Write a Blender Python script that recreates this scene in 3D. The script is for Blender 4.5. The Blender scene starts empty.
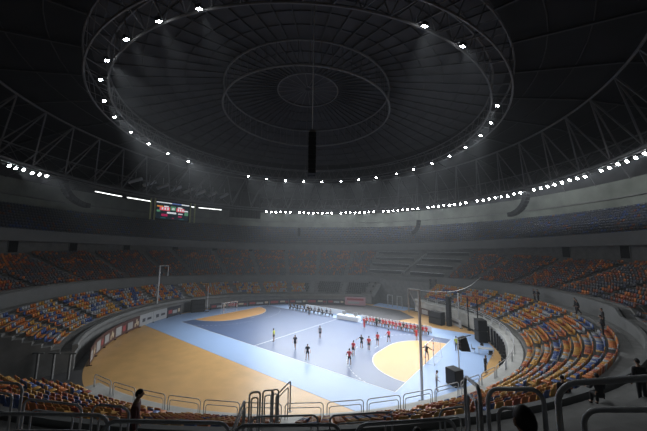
import bpy, bmesh, math, random
import numpy as np
from mathutils import Vector, Matrix
from mathutils.noise import noise as mnoise

random.seed(7); rng = np.random.default_rng(7)
S = bpy.context.scene
COL = S.collection
pi = math.pi
R = math.radians

# ------------------------------------------------------------------ camera
CAM = Vector((31.60, -36.01, 12.826))
yaw, pitch, roll, fpx = 2.228, 0.122, 0.010, 283.77
Fv = Vector((math.cos(yaw)*math.cos(pitch), math.sin(yaw)*math.cos(pitch), math.sin(pitch)))
R0 = Vector((math.sin(yaw), -math.cos(yaw), 0)); U0 = R0.cross(Fv)
R2 = R0*math.cos(roll)+U0*math.sin(roll); U2 = U0*math.cos(roll)-R0*math.sin(roll)
cam_d = bpy.data.cameras.new('camera'); cam = bpy.data.objects.new('camera', cam_d); COL.objects.link(cam)
cam.matrix_world = Matrix(((R2.x, U2.x, -Fv.x, CAM.x), (R2.y, U2.y, -Fv.y, CAM.y), (R2.z, U2.z, -Fv.z, CAM.z), (0, 0, 0, 1)))
cam_d.sensor_width = 36; cam_d.lens = fpx/647*36; cam_d.clip_start = .05; cam_d.clip_end = 500
S.camera = cam

# ------------------------------------------------------------------ world, exposure, light levels
S.view_settings.view_transform = 'Standard'; S.view_settings.look = 'None'
S.view_settings.gamma = 1; S.view_settings.use_curve_mapping = False
S.view_settings.exposure = 0.0
w = bpy.data.worlds.new('world'); S.world = w; w.use_nodes = True
w.node_tree.nodes['Background'].inputs[0].default_value = (.5, .55, .6, 1)
w.node_tree.nodes['Background'].inputs[1].default_value = 0.0
HAZE_D = 0.0014    # thin haze in the hall's air
vs_ = w.node_tree.nodes.new('ShaderNodeVolumeScatter'); vs_.inputs['Density'].default_value = HAZE_D; vs_.inputs['Anisotropy'].default_value = .2
vs_.inputs['Color'].default_value = (.9, .95, 1, 1)
w.node_tree.links.new(vs_.outputs[0], w.node_tree.nodes['World Output'].inputs['Volume'])
DOME_W = 5000      # watts of one lamp on the dome ring
RIM_W = 8200       # watts of one lit rim floodlight that is modelled as a spot
STAND_W = 3200     # watts of an extra beam added at dome lamps to brighten the stands
WALL_FILL_W = 1300      # watts of an outward spot added to light the wall behind the rim
LENS_E = 60        # brightness of a lamp's glass
S.cycles.max_bounces = 6; S.cycles.diffuse_bounces = 3; S.cycles.glossy_bounces = 3
S.cycles.volume_bounces = 0; S.cycles.use_denoising = True
S.cycles.volume_step_rate = 4

# ------------------------------------------------------------------ materials
def mat(name, c, rough=.6, metal=0, var=.12, scale=3., spec=.5, emit=0, bump=0):
    m = bpy.data.materials.new(name); m.use_nodes = True
    nt = m.node_tree; b = nt.nodes['Principled BSDF']
    b.inputs['Roughness'].default_value = rough; b.inputs['Metallic'].default_value = metal
    b.inputs['Specular IOR Level'].default_value = spec
    if emit:
        b.inputs['Emission Color'].default_value = (*c, 1); b.inputs['Emission Strength'].default_value = emit
    if var:
        tc = nt.nodes.new('ShaderNodeTexCoord'); n = nt.nodes.new('ShaderNodeTexNoise')
        n.inputs['Scale'].default_value = scale; n.inputs['Detail'].default_value = 3
        nt.links.new(tc.outputs['Object'], n.inputs['Vector'])
        r = nt.nodes.new('ShaderNodeValToRGB')
        r.color_ramp.elements[0].position = .3; r.color_ramp.elements[1].position = .7
        r.color_ramp.elements[0].color = (*[x*(1-var) for x in c], 1)
        r.color_ramp.elements[1].color = (*[min(1, x*(1+var)) for x in c], 1)
        nt.links.new(n.outputs['Fac'], r.inputs[0]); nt.links.new(r.outputs[0], b.inputs['Base Color'])
        if bump:
            bp = nt.nodes.new('ShaderNodeBump'); bp.inputs['Strength'].default_value = bump
            nt.links.new(n.outputs['Fac'], bp.inputs['Height']); nt.links.new(bp.outputs[0], b.inputs['Normal'])
    else:
        b.inputs['Base Color'].default_value = (*c, 1)
    return m
def srgb(r, g, b):
    f = lambda v: (v/255/12.92) if v/255 <= .04045 else ((v/255+.055)/1.055)**2.4
    return (f(r), f(g), f(b))
M = {}
M['wood'] = mat('sports_parquet', (.56, .33, .12), .40, var=.10, scale=.6)
M['apron'] = mat('light_blue_flooring', (.30, .44, .70), .42, var=.03, scale=.4)
M['court'] = mat('slate_blue_flooring', (.085, .13, .25), .38, var=.05, scale=.4)
M['goalarea'] = mat('orange_flooring', (.68, .36, .12), .42, var=.03, scale=.5)
M['line'] = mat('white_line_tape', (.85, .87, .9), .4, var=0)
M['concrete'] = mat('grey_concrete', (.17, .17, .165), .8, var=.18, scale=1.2)
M['lip'] = mat('pale_parapet_concrete', (.19, .195, .195), .7, var=.12, scale=1.)
M['walk'] = mat('lit_parapet_concrete', (.46, .46, .44), .6, var=.15, scale=.8)  # parapet concrete with the light on its near and right part painted in
M['fascia'] = mat('painted_fascia', (.165, .17, .17), .7, var=.08, scale=.5)
M['wallup'] = mat('pale_upper_wall', (.185, .20, .175), .8, var=.3, scale=.25)
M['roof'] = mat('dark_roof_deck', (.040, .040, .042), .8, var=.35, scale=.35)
M['ringsteel'] = mat('light_ring_steel', (.15, .15, .145), .5, var=.08, scale=2)
M['ribsteel'] = mat('dark_rib_steel', (.035, .035, .036), .6, var=.1, scale=2)
M['roof2'] = mat('shaded_roof_deck', (.007, .007, .008), .9, var=.4, scale=.35)  # outer deck, the dimness of the roof's corners put into its colour
M['steel'] = mat('grey_roof_steel', (.12, .12, .122), .5, var=.1, scale=2)
M['dark'] = mat('black_paint', (.006, .006, .007), .6, var=.2, scale=4, spec=.2)
M['charcoal'] = mat('charcoal_fabric', (.012, .012, .014), .85, var=.2, scale=3)
M['rail'] = mat('galvanised_rail', (.66, .67, .69), .42, metal=.15, var=.1, scale=6)
M['alu'] = mat('bare_aluminium', (.66, .67, .68), .4, metal=.2, var=.06, scale=5)
M['white'] = mat('white_paint', (.8, .82, .84), .45, var=.03)
M['brownboard'] = mat('maroon_board_print', (.085, .04, .035), .5, var=.2, scale=1.5)
M['navyboard'] = mat('dark_board_print', (.03, .03, .04), .5, var=.2, scale=2)
M['redprint'] = mat('red_board_print', (.30, .05, .055), .5, var=.1)
M['cream'] = mat('cream_board_print', (.50, .42, .30), .5, var=.1)
M['greyboard'] = mat('grey_board_print', (.34, .35, .36), .5, var=.06)
M['pink'] = mat('pink_board_print', (.45, .25, .29), .5, var=.08)
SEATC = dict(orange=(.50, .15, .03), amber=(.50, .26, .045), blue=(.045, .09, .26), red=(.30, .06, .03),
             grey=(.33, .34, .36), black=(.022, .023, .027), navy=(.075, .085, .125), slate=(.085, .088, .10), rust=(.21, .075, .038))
for k, c in SEATC.items(): M['seat_'+k] = mat(k+'_seat_plastic', c, .42, var=.12, scale=2)
M['skin'] = mat('skin', (.42, .25, .17), .6, var=.05)
M['hair'] = mat('dark_hair', (.012, .01, .009), .6, var=.2, scale=20)
CL = dict(red=(.68, .05, .06), black=(.012, .012, .016), navy=(.02, .028, .06), yellow=(.70, .75, .08), grey=(.30, .31, .34),
          white=(.75, .76, .78), maroon=(.10, .018, .018), charcoal=(.035, .035, .04), green=(.06, .13, .09))
for k, c in CL.items(): M['cl_'+k] = mat(k+'_cloth', c, .8, var=.1, scale=8)
def lamp_mat(name, c, e):
    m = bpy.data.materials.new(name); m.use_nodes = True; nt = m.node_tree
    nt.nodes.remove(nt.nodes['Principled BSDF']); em = nt.nodes.new('ShaderNodeEmission')
    em.inputs[0].default_value = (*c, 1); em.inputs[1].default_value = e
    nt.links.new(em.outputs[0], nt.nodes['Material Output'].inputs[0]); return m
M['lens'] = lamp_mat('lit_lamp_glass', (.93, .97, 1.), LENS_E)
M['tube'] = lamp_mat('lit_tube_glass', (.95, 1., .97), 3.2)
M['lens_dim'] = lamp_mat('lit_lamp_glass_dim', (.93, .97, 1.), LENS_E*.35)

# ------------------------------------------------------------------ mesh helpers
class MB:
    def __init__(s): s.v = []; s.f = []; s.m = []
    def add(s, vs, fs, mi=0):
        n = len(s.v); s.v += [tuple(x) for x in vs]; s.f += [[i+n for i in f] for f in fs]; s.m += [mi]*len(fs)
    def box(s, c, d, rz=0, mi=0, rx=0):
        m = Matrix.Translation(c) @ Matrix.Rotation(rz, 4, 'Z') @ Matrix.Rotation(rx, 4, 'X')
        x, y, z = [a/2 for a in d]
        vs = [m @ Vector(p) for p in ((-x,-y,-z),(x,-y,-z),(x,y,-z),(-x,y,-z),(-x,-y,z),(x,-y,z),(x,y,z),(-x,y,z))]
        s.add(vs, [(0,3,2,1),(4,5,6,7),(0,1,5,4),(1,2,6,5),(2,3,7,6),(3,0,4,7)], mi)
    def bevbox(s, c, d, b=.03, rz=0, mi=0):
        m = Matrix.Translation(c) @ Matrix.Rotation(rz, 4, 'Z'); x, y, z = [a/2 for a in d]
        pts = []
        for zz, ins in ((-z, b), (-z+b, 0), (z-b, 0), (z, b)):
            X, Y = x-ins, y-ins
            for px, py in ((-X, -Y+b), (-X+b, -Y), (X-b, -Y), (X, -Y+b), (X, Y-b), (X-b, Y), (-X+b, Y), (-X, Y-b)):
                pts.append(m @ Vector((px, py, zz)))
        fs = [tuple(range(7, -1, -1)), tuple(range(24, 32))]
        for k in range(3):
            for i in range(8): j = (i+1) % 8; fs.append((k*8+i, k*8+j, k*8+8+j, k*8+8+i))
        s.add(pts, fs, mi)
    def tube(s, pts, r, n=6, closed=False, mi=0):
        pts = [Vector(p) for p in pts]; L = len(pts); rings = []
        up = None
        for i, p in enumerate(pts):
            a = pts[(i-1) % L] if (i or closed) else p; b = pts[(i+1) % L] if (i < L-1 or closed) else p
            t = (b-a)
            if t.length < 1e-9: t = Vector((0, 0, 1))
            t.normalize()
            if up is None:
                up = t.orthogonal().normalized()
            else:
                up = (up-t*up.dot(t))
                up = up.normalized() if up.length > 1e-6 else t.orthogonal().normalized()
            q = t.cross(up); rr = r[i] if isinstance(r, (list, tuple)) else r
            rings.append([p+(up*math.cos(2*pi*k/n)+q*math.sin(2*pi*k/n))*rr for k in range(n)])
        vs = [v for g in rings for v in g]; fs = []
        for i in range(L if closed else L-1):
            a = i*n; b = ((i+1) % L)*n
            for k in range(n): kk = (k+1) % n; fs.append((a+k, a+kk, b+kk, b+k))
        if not closed: fs += [tuple(range(n-1, -1, -1)), tuple((L-1)*n+k for k in range(n))]
        s.add(vs, fs, mi)
    def prism(s, poly, z0, z1, mi=0):
        n = len(poly); vs = [(x, y, z0) for x, y in poly]+[(x, y, z1) for x, y in poly]
        s.add(vs, [tuple(range(n-1, -1, -1)), tuple(range(n, 2*n))]+[(i, (i+1) % n, n+(i+1) % n, n+i) for i in range(n)], mi)
    def build(s, name, mats, parent=None, smooth=False, loc=None):
        me = bpy.data.meshes.new(name); me.from_pydata(s.v, [], s.f)
        if not isinstance(mats, (list, tuple)): mats = [mats]
        for m in mats: me.materials.append(m)
        me.polygons.foreach_set('material_index', s.m)
        if smooth: me.polygons.foreach_set('use_smooth', [True]*len(me.polygons))
        me.update()
        o = bpy.data.objects.new(name, me); COL.objects.link(o)
        if parent: o.parent = parent
        if loc is not None: o.location = loc
        return o
def tag(o, label=None, cat=None, group=None, kind=None):
    if label: o['label'] = label
    if cat: o['category'] = cat
    if group: o['group'] = group
    if kind: o['kind'] = kind
    return o
def empty(name, loc, rz=0, label=None, cat=None, group=None):
    o = bpy.data.objects.new(name, None); COL.objects.link(o); o.location = loc; o.rotation_euler = (0, 0, rz)
    o.empty_display_size = .3
    return tag(o, label, cat, group)
def dup(o, loc, rz=None, label=None, group=None, parent=None):
    c = o.copy(); COL.objects.link(c)
    if parent is not None: c.parent = parent
    else: c.location = loc
    if rz is not None: c.rotation_euler = (0, 0, rz)
    if label: c['label'] = label
    if group: c['group'] = group
    for ch in o.children: dup(ch, None, parent=c)
    return c
def pol(r, th, z=0): return Vector((r*math.cos(th), r*math.sin(th), z))

# ------------------------------------------------------------------ bowl geometry (a round hall about the court's centre)
FAR = 131.3
def adiff(t): return abs((t-FAR+180) % 360-180)      # degrees from the far side
def r_wall(t): return 33.6+3.7*(1-math.exp(-(adiff(t)/65)**2))
def r_front(t): return 28.8-1.5*math.exp(-(adiff(t)/42)**2)
def z_line(r): return 2.2+.5*(r-29)
def z_wall(t): return z_line(r_wall(t))
def wall_h(t): return 1.1 if adiff(t) < 125 else .45
R3 = 48.3
def slope2(t): return .43+.07*math.exp(-(adiff(t)/50)**2)-(.05 if 70 < adiff(t) < 140 else 0)*math.sin((adiff(t)-70)/70*pi)
def z_fb(t): return 12.75+1.35*(1-math.exp(-(adiff(t)/60)**2))
ROW = .72
def revolve(name, prof, t0, t1, step, m, close=True, kind='structure'):
    """prof(t) -> list of (r, z) ; a band swept about the hall's axis"""
    n = max(2, int(round((t1-t0)/step))+1); ths = np.linspace(t0, t1, n); vs = []; fs = []; k = None
    for t in ths:
        p = prof(t); k = len(p)
        vs += [tuple(pol(r, R(t), z)) for r, z in p]
    full = abs(t1-t0-360) < 1e-6
    for i in range(n-1):
        for j in range(k if close else k-1):
            jj = (j+1) % k; a = i*k; b = (i+1)*k
            fs.append((a+j, b+j, b+jj, a+jj))
    if close and not full: fs += [tuple(range(k)), tuple((n-1)*k+j for j in range(k-1, -1, -1))]
    mb = MB(); mb.add(vs, fs); o = mb.build(name, m); tag(o, kind=kind); return o

# floor
mb = MB(); mb.prism([(27.4*math.cos(2*pi*i/128), 27.4*math.sin(2*pi*i/128)) for i in range(128)], -.3, 0)
tag(mb.build('floor', M['wood']), kind='structure')
mb = MB(); mb.prism([(66*math.cos(2*pi*i/96), 66*math.sin(2*pi*i/96)) for i in range(96)], -.8, -.31)
tag(mb.build('floor_base', M['concrete']), kind='structure')

# lower tier: stepped rings, cut open by the player tunnel on the near left and the gate on the far side
TUN = (-107., -84.); GATE = (72., 95.)
def prof1(t):
    rf, rw = r_front(t), r_wall(t); p = [(rf-.3, -.05), (rf-.3, z_line(rf)-.05)]
    r = 27.3
    while r < 38.6:
        a, b = min(max(r, rf), rw), min(max(r+ROW, rf), rw)
        zz = z_line(min(max(r, rf), rw-1.2))
        p += [(a, zz), (b, zz)]; r += ROW
    p += [(rw+.15, z_line(rw-1.2)), (rw+.15, -.05)]
    return p
tiers = []
for a, b in ((TUN[1], GATE[0]), (GATE[1], TUN[0]+360)):
    tiers.append(revolve('floor_lower_tier', prof1, a, b, 1.5, M['concrete']))
# parapet wall with its pale rounded lip
def prof_par(t):
    if TUN[1]-.1 <= t <= GATE[0]-6: return [(28.1, 0), (28.1, 1.75), (27.9, 1.85), (27.9, 2.18), (28.0, 2.22), (29.25, 2.24), (29.25, 0)]
    rf = r_front(t)-.32; zt = z_line(r_front(t))+.62; zt = zt-.45*math.exp(-(adiff(t)/42)**2)
    return [(rf-.22, 0), (rf-.22, 1.95*zt/2.7), (rf-.45, zt-.38), (rf-.45, zt-.1), (rf-.38, zt), (rf+.05, zt), (rf+.05, 0)]
for a, b in ((TUN[1], GATE[0]), (GATE[1], TUN[0]+360)):
    revolve('wall_parapet', prof_par, a, b, 1.5, M['walk' if a == TUN[1] else 'lip'])  # near and right stretch painted lighter for the light falling there
# wall of the walkway between the tiers
revolve('wall_walkway', lambda t: [(r_wall(t), z_wall(t)-1.6), (r_wall(t), z_wall(t)+wall_h(t)), (r_wall(t)+.25, z_wall(t)+wall_h(t)), (r_wall(t)+.25, z_wall(t)-1.6)], -180, 180, 2, M['fascia'])
# middle tier
N2 = 20
def row2(t, k):
    r0 = r_wall(t)+.6; r = r0+ROW*k; return r, z_wall(t)+wall_h(t)-.15+slope2(t)*ROW*k
def prof2(t):
    p = [(r_wall(t)+.2, z_wall(t)-1.2)]
    for k in range(N2):
        r, z = row2(t, k); a = min(r-.15, R3+1.2); b = min(r-.15+ROW, R3+1.2); p += [(a, z), (b, z)]
    zl = p[-1][1]; p += [(R3+1.3, zl), (R3+1.3, z_wall(t)-1.2)]
    return p
revolve('floor_middle_tier', prof2, -180, 180, 2, M['concrete'])
# back wall of the middle tier, fascia of the top tier, top tier
T3 = (-22, 284)
revolve('wall_concourse', lambda t: [(R3+1.25, 6), (R3+1.25, z_fb(t)+.5), (R3+1.5, z_fb(t)+.5), (R3+1.5, 6)], T3[0], T3[1], 2, M['concrete'])
revolve('wall_fascia', lambda t: [(R3, z_fb(t)), (R3-.15, z_fb(t)+2.0), (R3+.2, z_fb(t)+2.0), (R3+1.6, z_fb(t)+.3), (R3+1.6, z_fb(t))], T3[0], T3[1], 2, M['fascia'])
def z3(t, k): return z_fb(t)+1.4+(21.0-z_fb(t)-1.4)*k/10
def prof3(t):
    p = [(R3+.1, z_fb(t)+.6)]
    for k in range(11): r = R3+.25+.85*k; p += [(r, z3(t, k)), (r+.85, z3(t, k))]
    p += [(R3+9.7, 17), (R3+9.7, 16)]
    return p
revolve('floor_top_tier', prof3, T3[0], T3[1], 2, M['concrete'])
revolve('wall_outer', lambda t: [(57.8, 19), (57.8, 26.2), (58.1, 26.2), (58.1, 19)], T3[0], T3[1], 2, M['wallup'])
revolve('wall_upper', lambda t: [(58.4, 25.9), (59.4, 31), (59.8, 31), (59.8, 25.9)], -180, 180, 3, M['roof'])
revolve('wall_rear', lambda t: [(59.4, -.4), (59.4, 31), (59.8, 31), (59.8, -.4)], -180, 180, 3, M['roof'])
revolve('trim_1', lambda t: [(57.3, 22.9), (57.3, 23.15), (57.79, 23.15), (57.79, 22.9)], T3[0], T3[1], 2, M['concrete'])

# tunnel and gate side walls
def radial_wall(name, t, r0, r1, z1, m):
    a = pol(r0, R(t)); b = pol(r1, R(t)); d = b-a; mb = MB()
    mb.box((a+b)/2+Vector((0, 0, z1/2-.02)), (d.length, .3, z1), math.atan2(d.y, d.x)); return tag(mb.build(name, m), kind='structure')
revolve('wall_gate', lambda t: [(33.2, -.2), (33.2, 5.6), (33.5, 5.6), (33.5, -.2)], GATE[0], GATE[1], 1.5, M['concrete'])
revolve('wall_tunnel', lambda t: [(36.6, -.2), (36.6, 6.1), (36.9, 6.1), (36.9, -.2)], TUN[0], TUN[1], 1.5, M['roof'])  # the tunnel's shade is put into its wall by the dark deck colour
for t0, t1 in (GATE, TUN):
    revolve('floor_passage', lambda t: [(27.2, -.3), (27.2, -.004), (37.4, -.004), (37.4, -.3)], t0, t1, 1.5, M['concrete' if t0 > 0 else 'roof'])  # tunnel floor painted dark for its shade as well

# ------------------------------------------------------------------ roof
def z_roof(r): return float(np.interp(r, [0, 5.35, 14.2, 30, 41, 60], [41.9, 41.4, 40.3, 36.6, 34.9, 29.5]))
rs = [0.3, 3, 5.35, 9, 14.2, 18, 22, 26, 30, 35, 41, 46, 52, 60]
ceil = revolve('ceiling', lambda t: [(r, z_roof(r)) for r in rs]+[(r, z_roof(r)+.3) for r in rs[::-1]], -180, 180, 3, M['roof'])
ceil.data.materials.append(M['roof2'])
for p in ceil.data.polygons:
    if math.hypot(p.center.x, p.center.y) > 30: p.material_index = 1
NR = 60
for i in range(NR):
    th = 2*pi*i/NR; mb = MB()
    mb.tube([pol(r, th, z_roof(r)-.28) for r in (5.35, 9, 14.2, 18, 22, 26, 30)], .11, 4)
    mb.build('rib', M['ribsteel'], ceil)
for i in range(NR//2):
    th = 2*pi*i/NR*2; mb = MB(); mb.tube([pol(r, th, z_roof(r)-.35) for r in (30, 35, 41, 46, 52, 59)], .16, 4)
    mb.build('outer_rib', M['ribsteel'], ceil)
for i in range(20):
    th = 2*pi*i/20; mb = MB(); mb.tube([pol(.5, th, 41.5), pol(5.3, th, 41.05)], .06, 4); mb.build('hub_spoke', M['steel'], ceil)
def circ(r, z, n=96): return [pol(r, 2*pi*i/n, z) for i in range(n)]
for r in (8, 11, 17, 19.6, 22.2, 24.8, 27.4, 33.5, 37, 45.5, 49.5, 54):
    mb = MB(); mb.tube(circ(r, z_roof(r)-.12, 72), .07, 4, True); mb.build('purlin', M['ribsteel'], ceil)
mb = MB(); mb.tube(circ(5.35, 41.0, 48), .12, 5, True); mb.build('hub_ring', M['ringsteel'], ceil)
def ring_truss(name, chords, webs, rc, rw, m):
    mb = MB()
    for r, z in chords: mb.tube(circ(r, z), rc, 6, True)
    for (a, b, n, off) in webs:
        for i in range(n):
            t0 = 2*pi*i/n; t1 = t0+off*2*pi/n
            mb.tube([pol(*[a[0], t0], a[1]), pol(b[0], t1, b[1])], rw, 4)
    return mb.build(name, m, ceil)
ring_truss('inner_ring_truss', [(14.2, 36.3), (14.2, 39.8)], [((14.2, 36.3), (14.2, 39.8), 60, 0)], .15, .035, M['ringsteel'])
ring_truss('lamp_ring_truss', [(27.9, 32.), (30.1, 32.), (28.2, 34.6), (30.4, 34.9)],
           [((27.9, 32), (28.2, 34.6), 72, .5), ((27.9, 32), (28.2, 34.6), 72, -.5), ((30.1, 32), (30.4, 34.9), 72, .5), ((27.9, 32), (30.1, 32), 72, .5), ((28.2, 34.6), (30.4, 34.9), 72, .5)], .12, .05, M['steel'])
ring_truss('rim_truss', [(41.2, 34.0), (44.6, 25.9), (46.2, 26.4)],
           [((41.2, 34), (44.6, 25.9), 48, .5), ((41.2, 34), (44.6, 25.9), 48, -.5), ((44.6, 25.9), (46.2, 26.4), 96, .5), ((41.2, 34), (46.2, 26.4), 48, .5)], .17, .13, M['steel'])
ring_truss('rim_catwalk', [(45.6, 25.3), (44.2, 25.3)], [((44.2, 25.3), (45.6, 25.3), 120, 0)], .09, .05, M['steel'])
ring_truss('roof_tie_truss', [(51., 30.6)], [((46.2, 26.4), (51, 30.6), 60, .5), ((46.2, 26.4), (51, 30.6), 60, -.5), ((51, 30.6), (57.5, 26.), 60, .5)], .13, .08, M['steel'])

# ------------------------------------------------------------------ lamps
def spot(loc, target, watts, angle, blend=.6, parent=None, size=.25):
    d = bpy.data.lights.new('lamp_beam', 'SPOT'); d.energy = watts; d.spot_size = R(angle); d.spot_blend = blend
    d.shadow_soft_size = size; d.color = (.93, .97, 1.)
    o = bpy.data.objects.new('lamp_beam', d); COL.objects.link(o); o.location = loc
    o.rotation_euler = (Vector(target)-Vector(loc)).to_track_quat('-Z', 'Y').to_euler(); return o
def floodlight(name, loc, rz, tilt, w, h, lensm, label, group):
    t = empty(name, loc, rz, label, 'floodlight', group)
    hb = MB(); hb.bevbox((0, 0, 0), (w, .22, h), .04)
    for k in range(5): hb.box((-w*.4+w*.2*k, .16, 0), (.02, .12, h*.8))
    ho = hb.build('housing', M['dark'], t); ho.rotation_euler = (tilt, 0, 0)
    lb = MB(); lb.bevbox((0, -.125, 0), (w*.86, .03, h*.86), .012); lo = lb.build('lens', lensm, t); lo.rotation_euler = (tilt, 0, 0)
    bb = MB(); bb.tube([(-w*.55, 0, 0), (-w*.55, .05, h*.5+.2), (w*.55, .05, h*.5+.2), (w*.55, 0, 0)], .025, 5); bb.tube([(0, .05, h*.5+.2), (0, .05, h*.5+.55)], .03, 5)
    bb.build('bracket', M['steel'], t); return t
# the lens faces local -y and is tilted down: rz turns -y towards the hall's axis
lamp0 = floodlight('floodlight', (0, 0, 0), 0, R(66), .46, .4, M['lens'], 'x', 'x')
# lit lamps of the dome ring (degrees about the hall's axis)
DL = [-83.8, -93.7, -102.8, -114, -123.8, -134.7, -144.9, -155.2, -165.9, 162.7, 152.9, 142.8, 132.7, 122.7, 112.1, 102.2, 92.5, 81, 71.5, 60.9, 50.6, 40.6, 29.8, 20.4, 9.8, -19.2, -29, -74.5, -66.3]
ring_lamps = []
for i, t in enumerate(DL):
    loc = pol(28.6, R(t), 31.6)
    a = lamp0 if i == 0 else dup(lamp0, (0, 0, 0))
    a.location = loc; a.rotation_euler = (0, 0, R(t)-pi/2)
    tag(a, 'small bright floodlight fixed under the round lamp ring of the dark dome', 'floodlight', 'floodlights around the dome ring')
    s = spot(pol(28.25, R(t), 31.3), (rng.uniform(-6, 18), rng.uniform(-8, 9), 0), DOME_W*(.45 if -90 < t < 0 else 1), 62, .8)
    if -60 < t < 0: spot(pol(28.9, R(t), 31.3), pol(31.5, R(t), 3.5), STAND_W*.8, 70, .9)  # extra beam added to brighten the near seats
    if 90 < t%360 < 230: spot(pol(28.25, R(t), 31.3), (31+rng.uniform(-3, 3), rng.uniform(-8, 14), 3), STAND_W, 44, .9)  # second beam added to brighten the right-hand stand
# floodlights along the rim
rim0 = None
RIM = list(np.arange(15, 148.5, 1.95))+[-131.6, -134, -135.4, -137, -138.9, -140.5, -142.1]
for i, t in enumerate(RIM):
    if i % 9 == 8 and t > 0: continue
    lo = pol(44.7, R(t), 25.0+rng.uniform(-.1, .1))
    if rim0 is None:
        rim0 = floodlight('rim_floodlight', lo, R(t)-pi/2, R(36), .46, .44, M['lens'], 'x', 'x'); a = rim0
    else: a = dup(rim0, lo, R(t)-pi/2)
    left = t < -100
    tag(a, 'bright floodlight at the left end of the rim, above the dim upper stand' if left else 'bright floodlight in the long row along the rim catwalk', 'floodlight', 'floodlights on the left part of the rim' if left else 'floodlights in the row along the rim')
    if i % 3 == 1:
        spot(pol(44.2, R(t), 24.8), (rng.uniform(-6, 12), rng.uniform(-8, 8), 0), RIM_W, 46, .8)
    if i % 4 == 2 and not left:      # outward spot added to brighten the wall behind the row
        spot(pol(45.3, R(t), 24.9), pol(57.8, R(t), 23.2), WALL_FILL_W, 120, .9)
# tube lights on the dim left part of the rim
for a, b in (((-41.87, -19.05), (-43.95, -13.57)), ((-44.28, -12.48), (-45.52, -6.62)), ((-45.92, 2.9), (-45.73, 4.7)), ((-45.67, 5.7), (-44.24, 12.2))):
    a = Vector((*a, 24.6)); b = Vector((*b, 24.55)); c = (a+b)/2; d = (b-a)
    t = empty('tube_light', c, math.atan2(d.y, d.x))
    mb = MB(); mb.box((0, 0, .12), (d.length, .22, .1)); mb.build('housing', M['steel'], t)
    mb = MB(); mb.tube([(-d.length*.49, 0, 0), (d.length*.49, 0, 0)], .1, 8); mb.build('tube', M['tube'], t)
    which = ['farthest left of the white tube lights', 'long white tube light just left of the score screen', 'short white tube light just right of the score screen', 'long white tube light farthest right, beside the black curtain'][len([o for o in COL.objects if o.name.startswith('tube_light')])-1]
    tag(t, which+' on the rim', 'light', 'tube lights along the left rim')

# ------------------------------------------------------------------ score screen, curtain, hanging speakers
c = Vector((-45.1, -1.5, 22.6)); t = empty('score_screen', c, R(90), 'glowing score screen with red panels hung on the rim, left part of the hall', 'screen')
W_, H_ = 8.4, 4.3
mb = MB(); mb.box((0, -.25, 0), (W_+1.2, .4, H_+.6)); mb.build('casing', M['dark'], t)
post_m = mat('pale_green_paint', (.42, .46, .22), .5, var=.1)
for x in (-W_/2-1.6, -W_/2-.35, W_/2+.35, W_/2+1.3):
    mb = MB(); mb.box((x, .05, .1), (.28, .3, H_+1.1)); mb.build('post', post_m, t)
def em(n, c, e): return lamp_mat(n, c, e)
scr = [em('screen_dark', (.004, .012, .02), .8), em('screen_red', (.75, .10, .14), .85), em('screen_white', (.8, .85, .9), .8), em('screen_blue', (.12, .2, .5), .7),
       em('screen_green', (.1, .3, .17), .7), em('screen_orange', (.75, .28, .05), .8), em('screen_crimson', (.4, .01, .08), .8), em('screen_teal', (.01, .13, .14), .8)]
mb = MB()
def pix(x0, x1, z0, z1, mi, y=.02):   # a lit block of the screen, in screen fractions, seen from the front
    y -= .06; a, b = -(x0-.5)*W_, -(x1-.5)*W_; mb.box(((a+b)/2, y, (z0+z1)/2*H_-H_/2), (abs(b-a), .03, (z1-z0)*H_), 0, mi)
pix(0, 1, 0, 1, 0, 0)
pix(.0, .45, .94, 1, 2); pix(.45, .75, .94, 1, 3); pix(.75, 1, .93, 1, 2)
pix(.02, .2, .70, .77, 5); pix(.1, .4, .5, .72, 1); pix(.6, .85, .5, .72, 1); pix(.22, .36, .72, .79, 2); pix(.64, .78, .72, .79, 2)
pix(.42, .58, .55, .8, 4); pix(.46, .54, .58, .7, 2); pix(.83, .97, .54, .62, 2); pix(.32, .6, .34, .44, 2); pix(.66, .8, .34, .4, 2); pix(.02, .12, .4, .52, 4); pix(.86, .98, .3, .5, 4)
pix(.16, .34, .16, .3, 6); pix(.66, .78, .16, .25, 6); pix(.14, .3, .04, .08, 7); pix(.7, .85, .04, .08, 7); pix(.48, .54, .05, .1, 6)
for i in range(3): pix(.16+.08*i, .2+.08*i, .55, .68, 2, .05); pix(.64+.07*i, .68+.07*i, .55, .68, 2, .05)
mb.build('display', scr, t); t.rotation_euler = (0, 0, R(270))
for ch in t.children: pass
a = Vector((-43.6, 14.5, 0)); b = Vector((-39.6, 23.2, 0)); d = b-a
mb = MB(); n = 40
vs = []
nrm = Vector((-d.y, d.x, 0)).normalized()
for i in range(n+1):
    p = a+d*i/n+nrm*.12*math.sin(i*1.9); vs += [(p.x, p.y, 22.6), (p.x, p.y, 30.6), (p.x+nrm.x*.05, p.y+nrm.y*.05, 30.6), (p.x+nrm.x*.05, p.y+nrm.y*.05, 22.6)]
mb.add(vs, [(4*i+k, 4*i+4+k, 4*i+4+(k+1) % 4, 4*i+(k+1) % 4) for i in range(n) for k in range(4)]+[(0, 1, 2, 3), (4*n+3, 4*n+2, 4*n+1, 4*n)])
tag(mb.build('curtain', M['dark']), 'tall black curtain hanging from the rim beside the end of the floodlight row', 'curtain')
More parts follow.
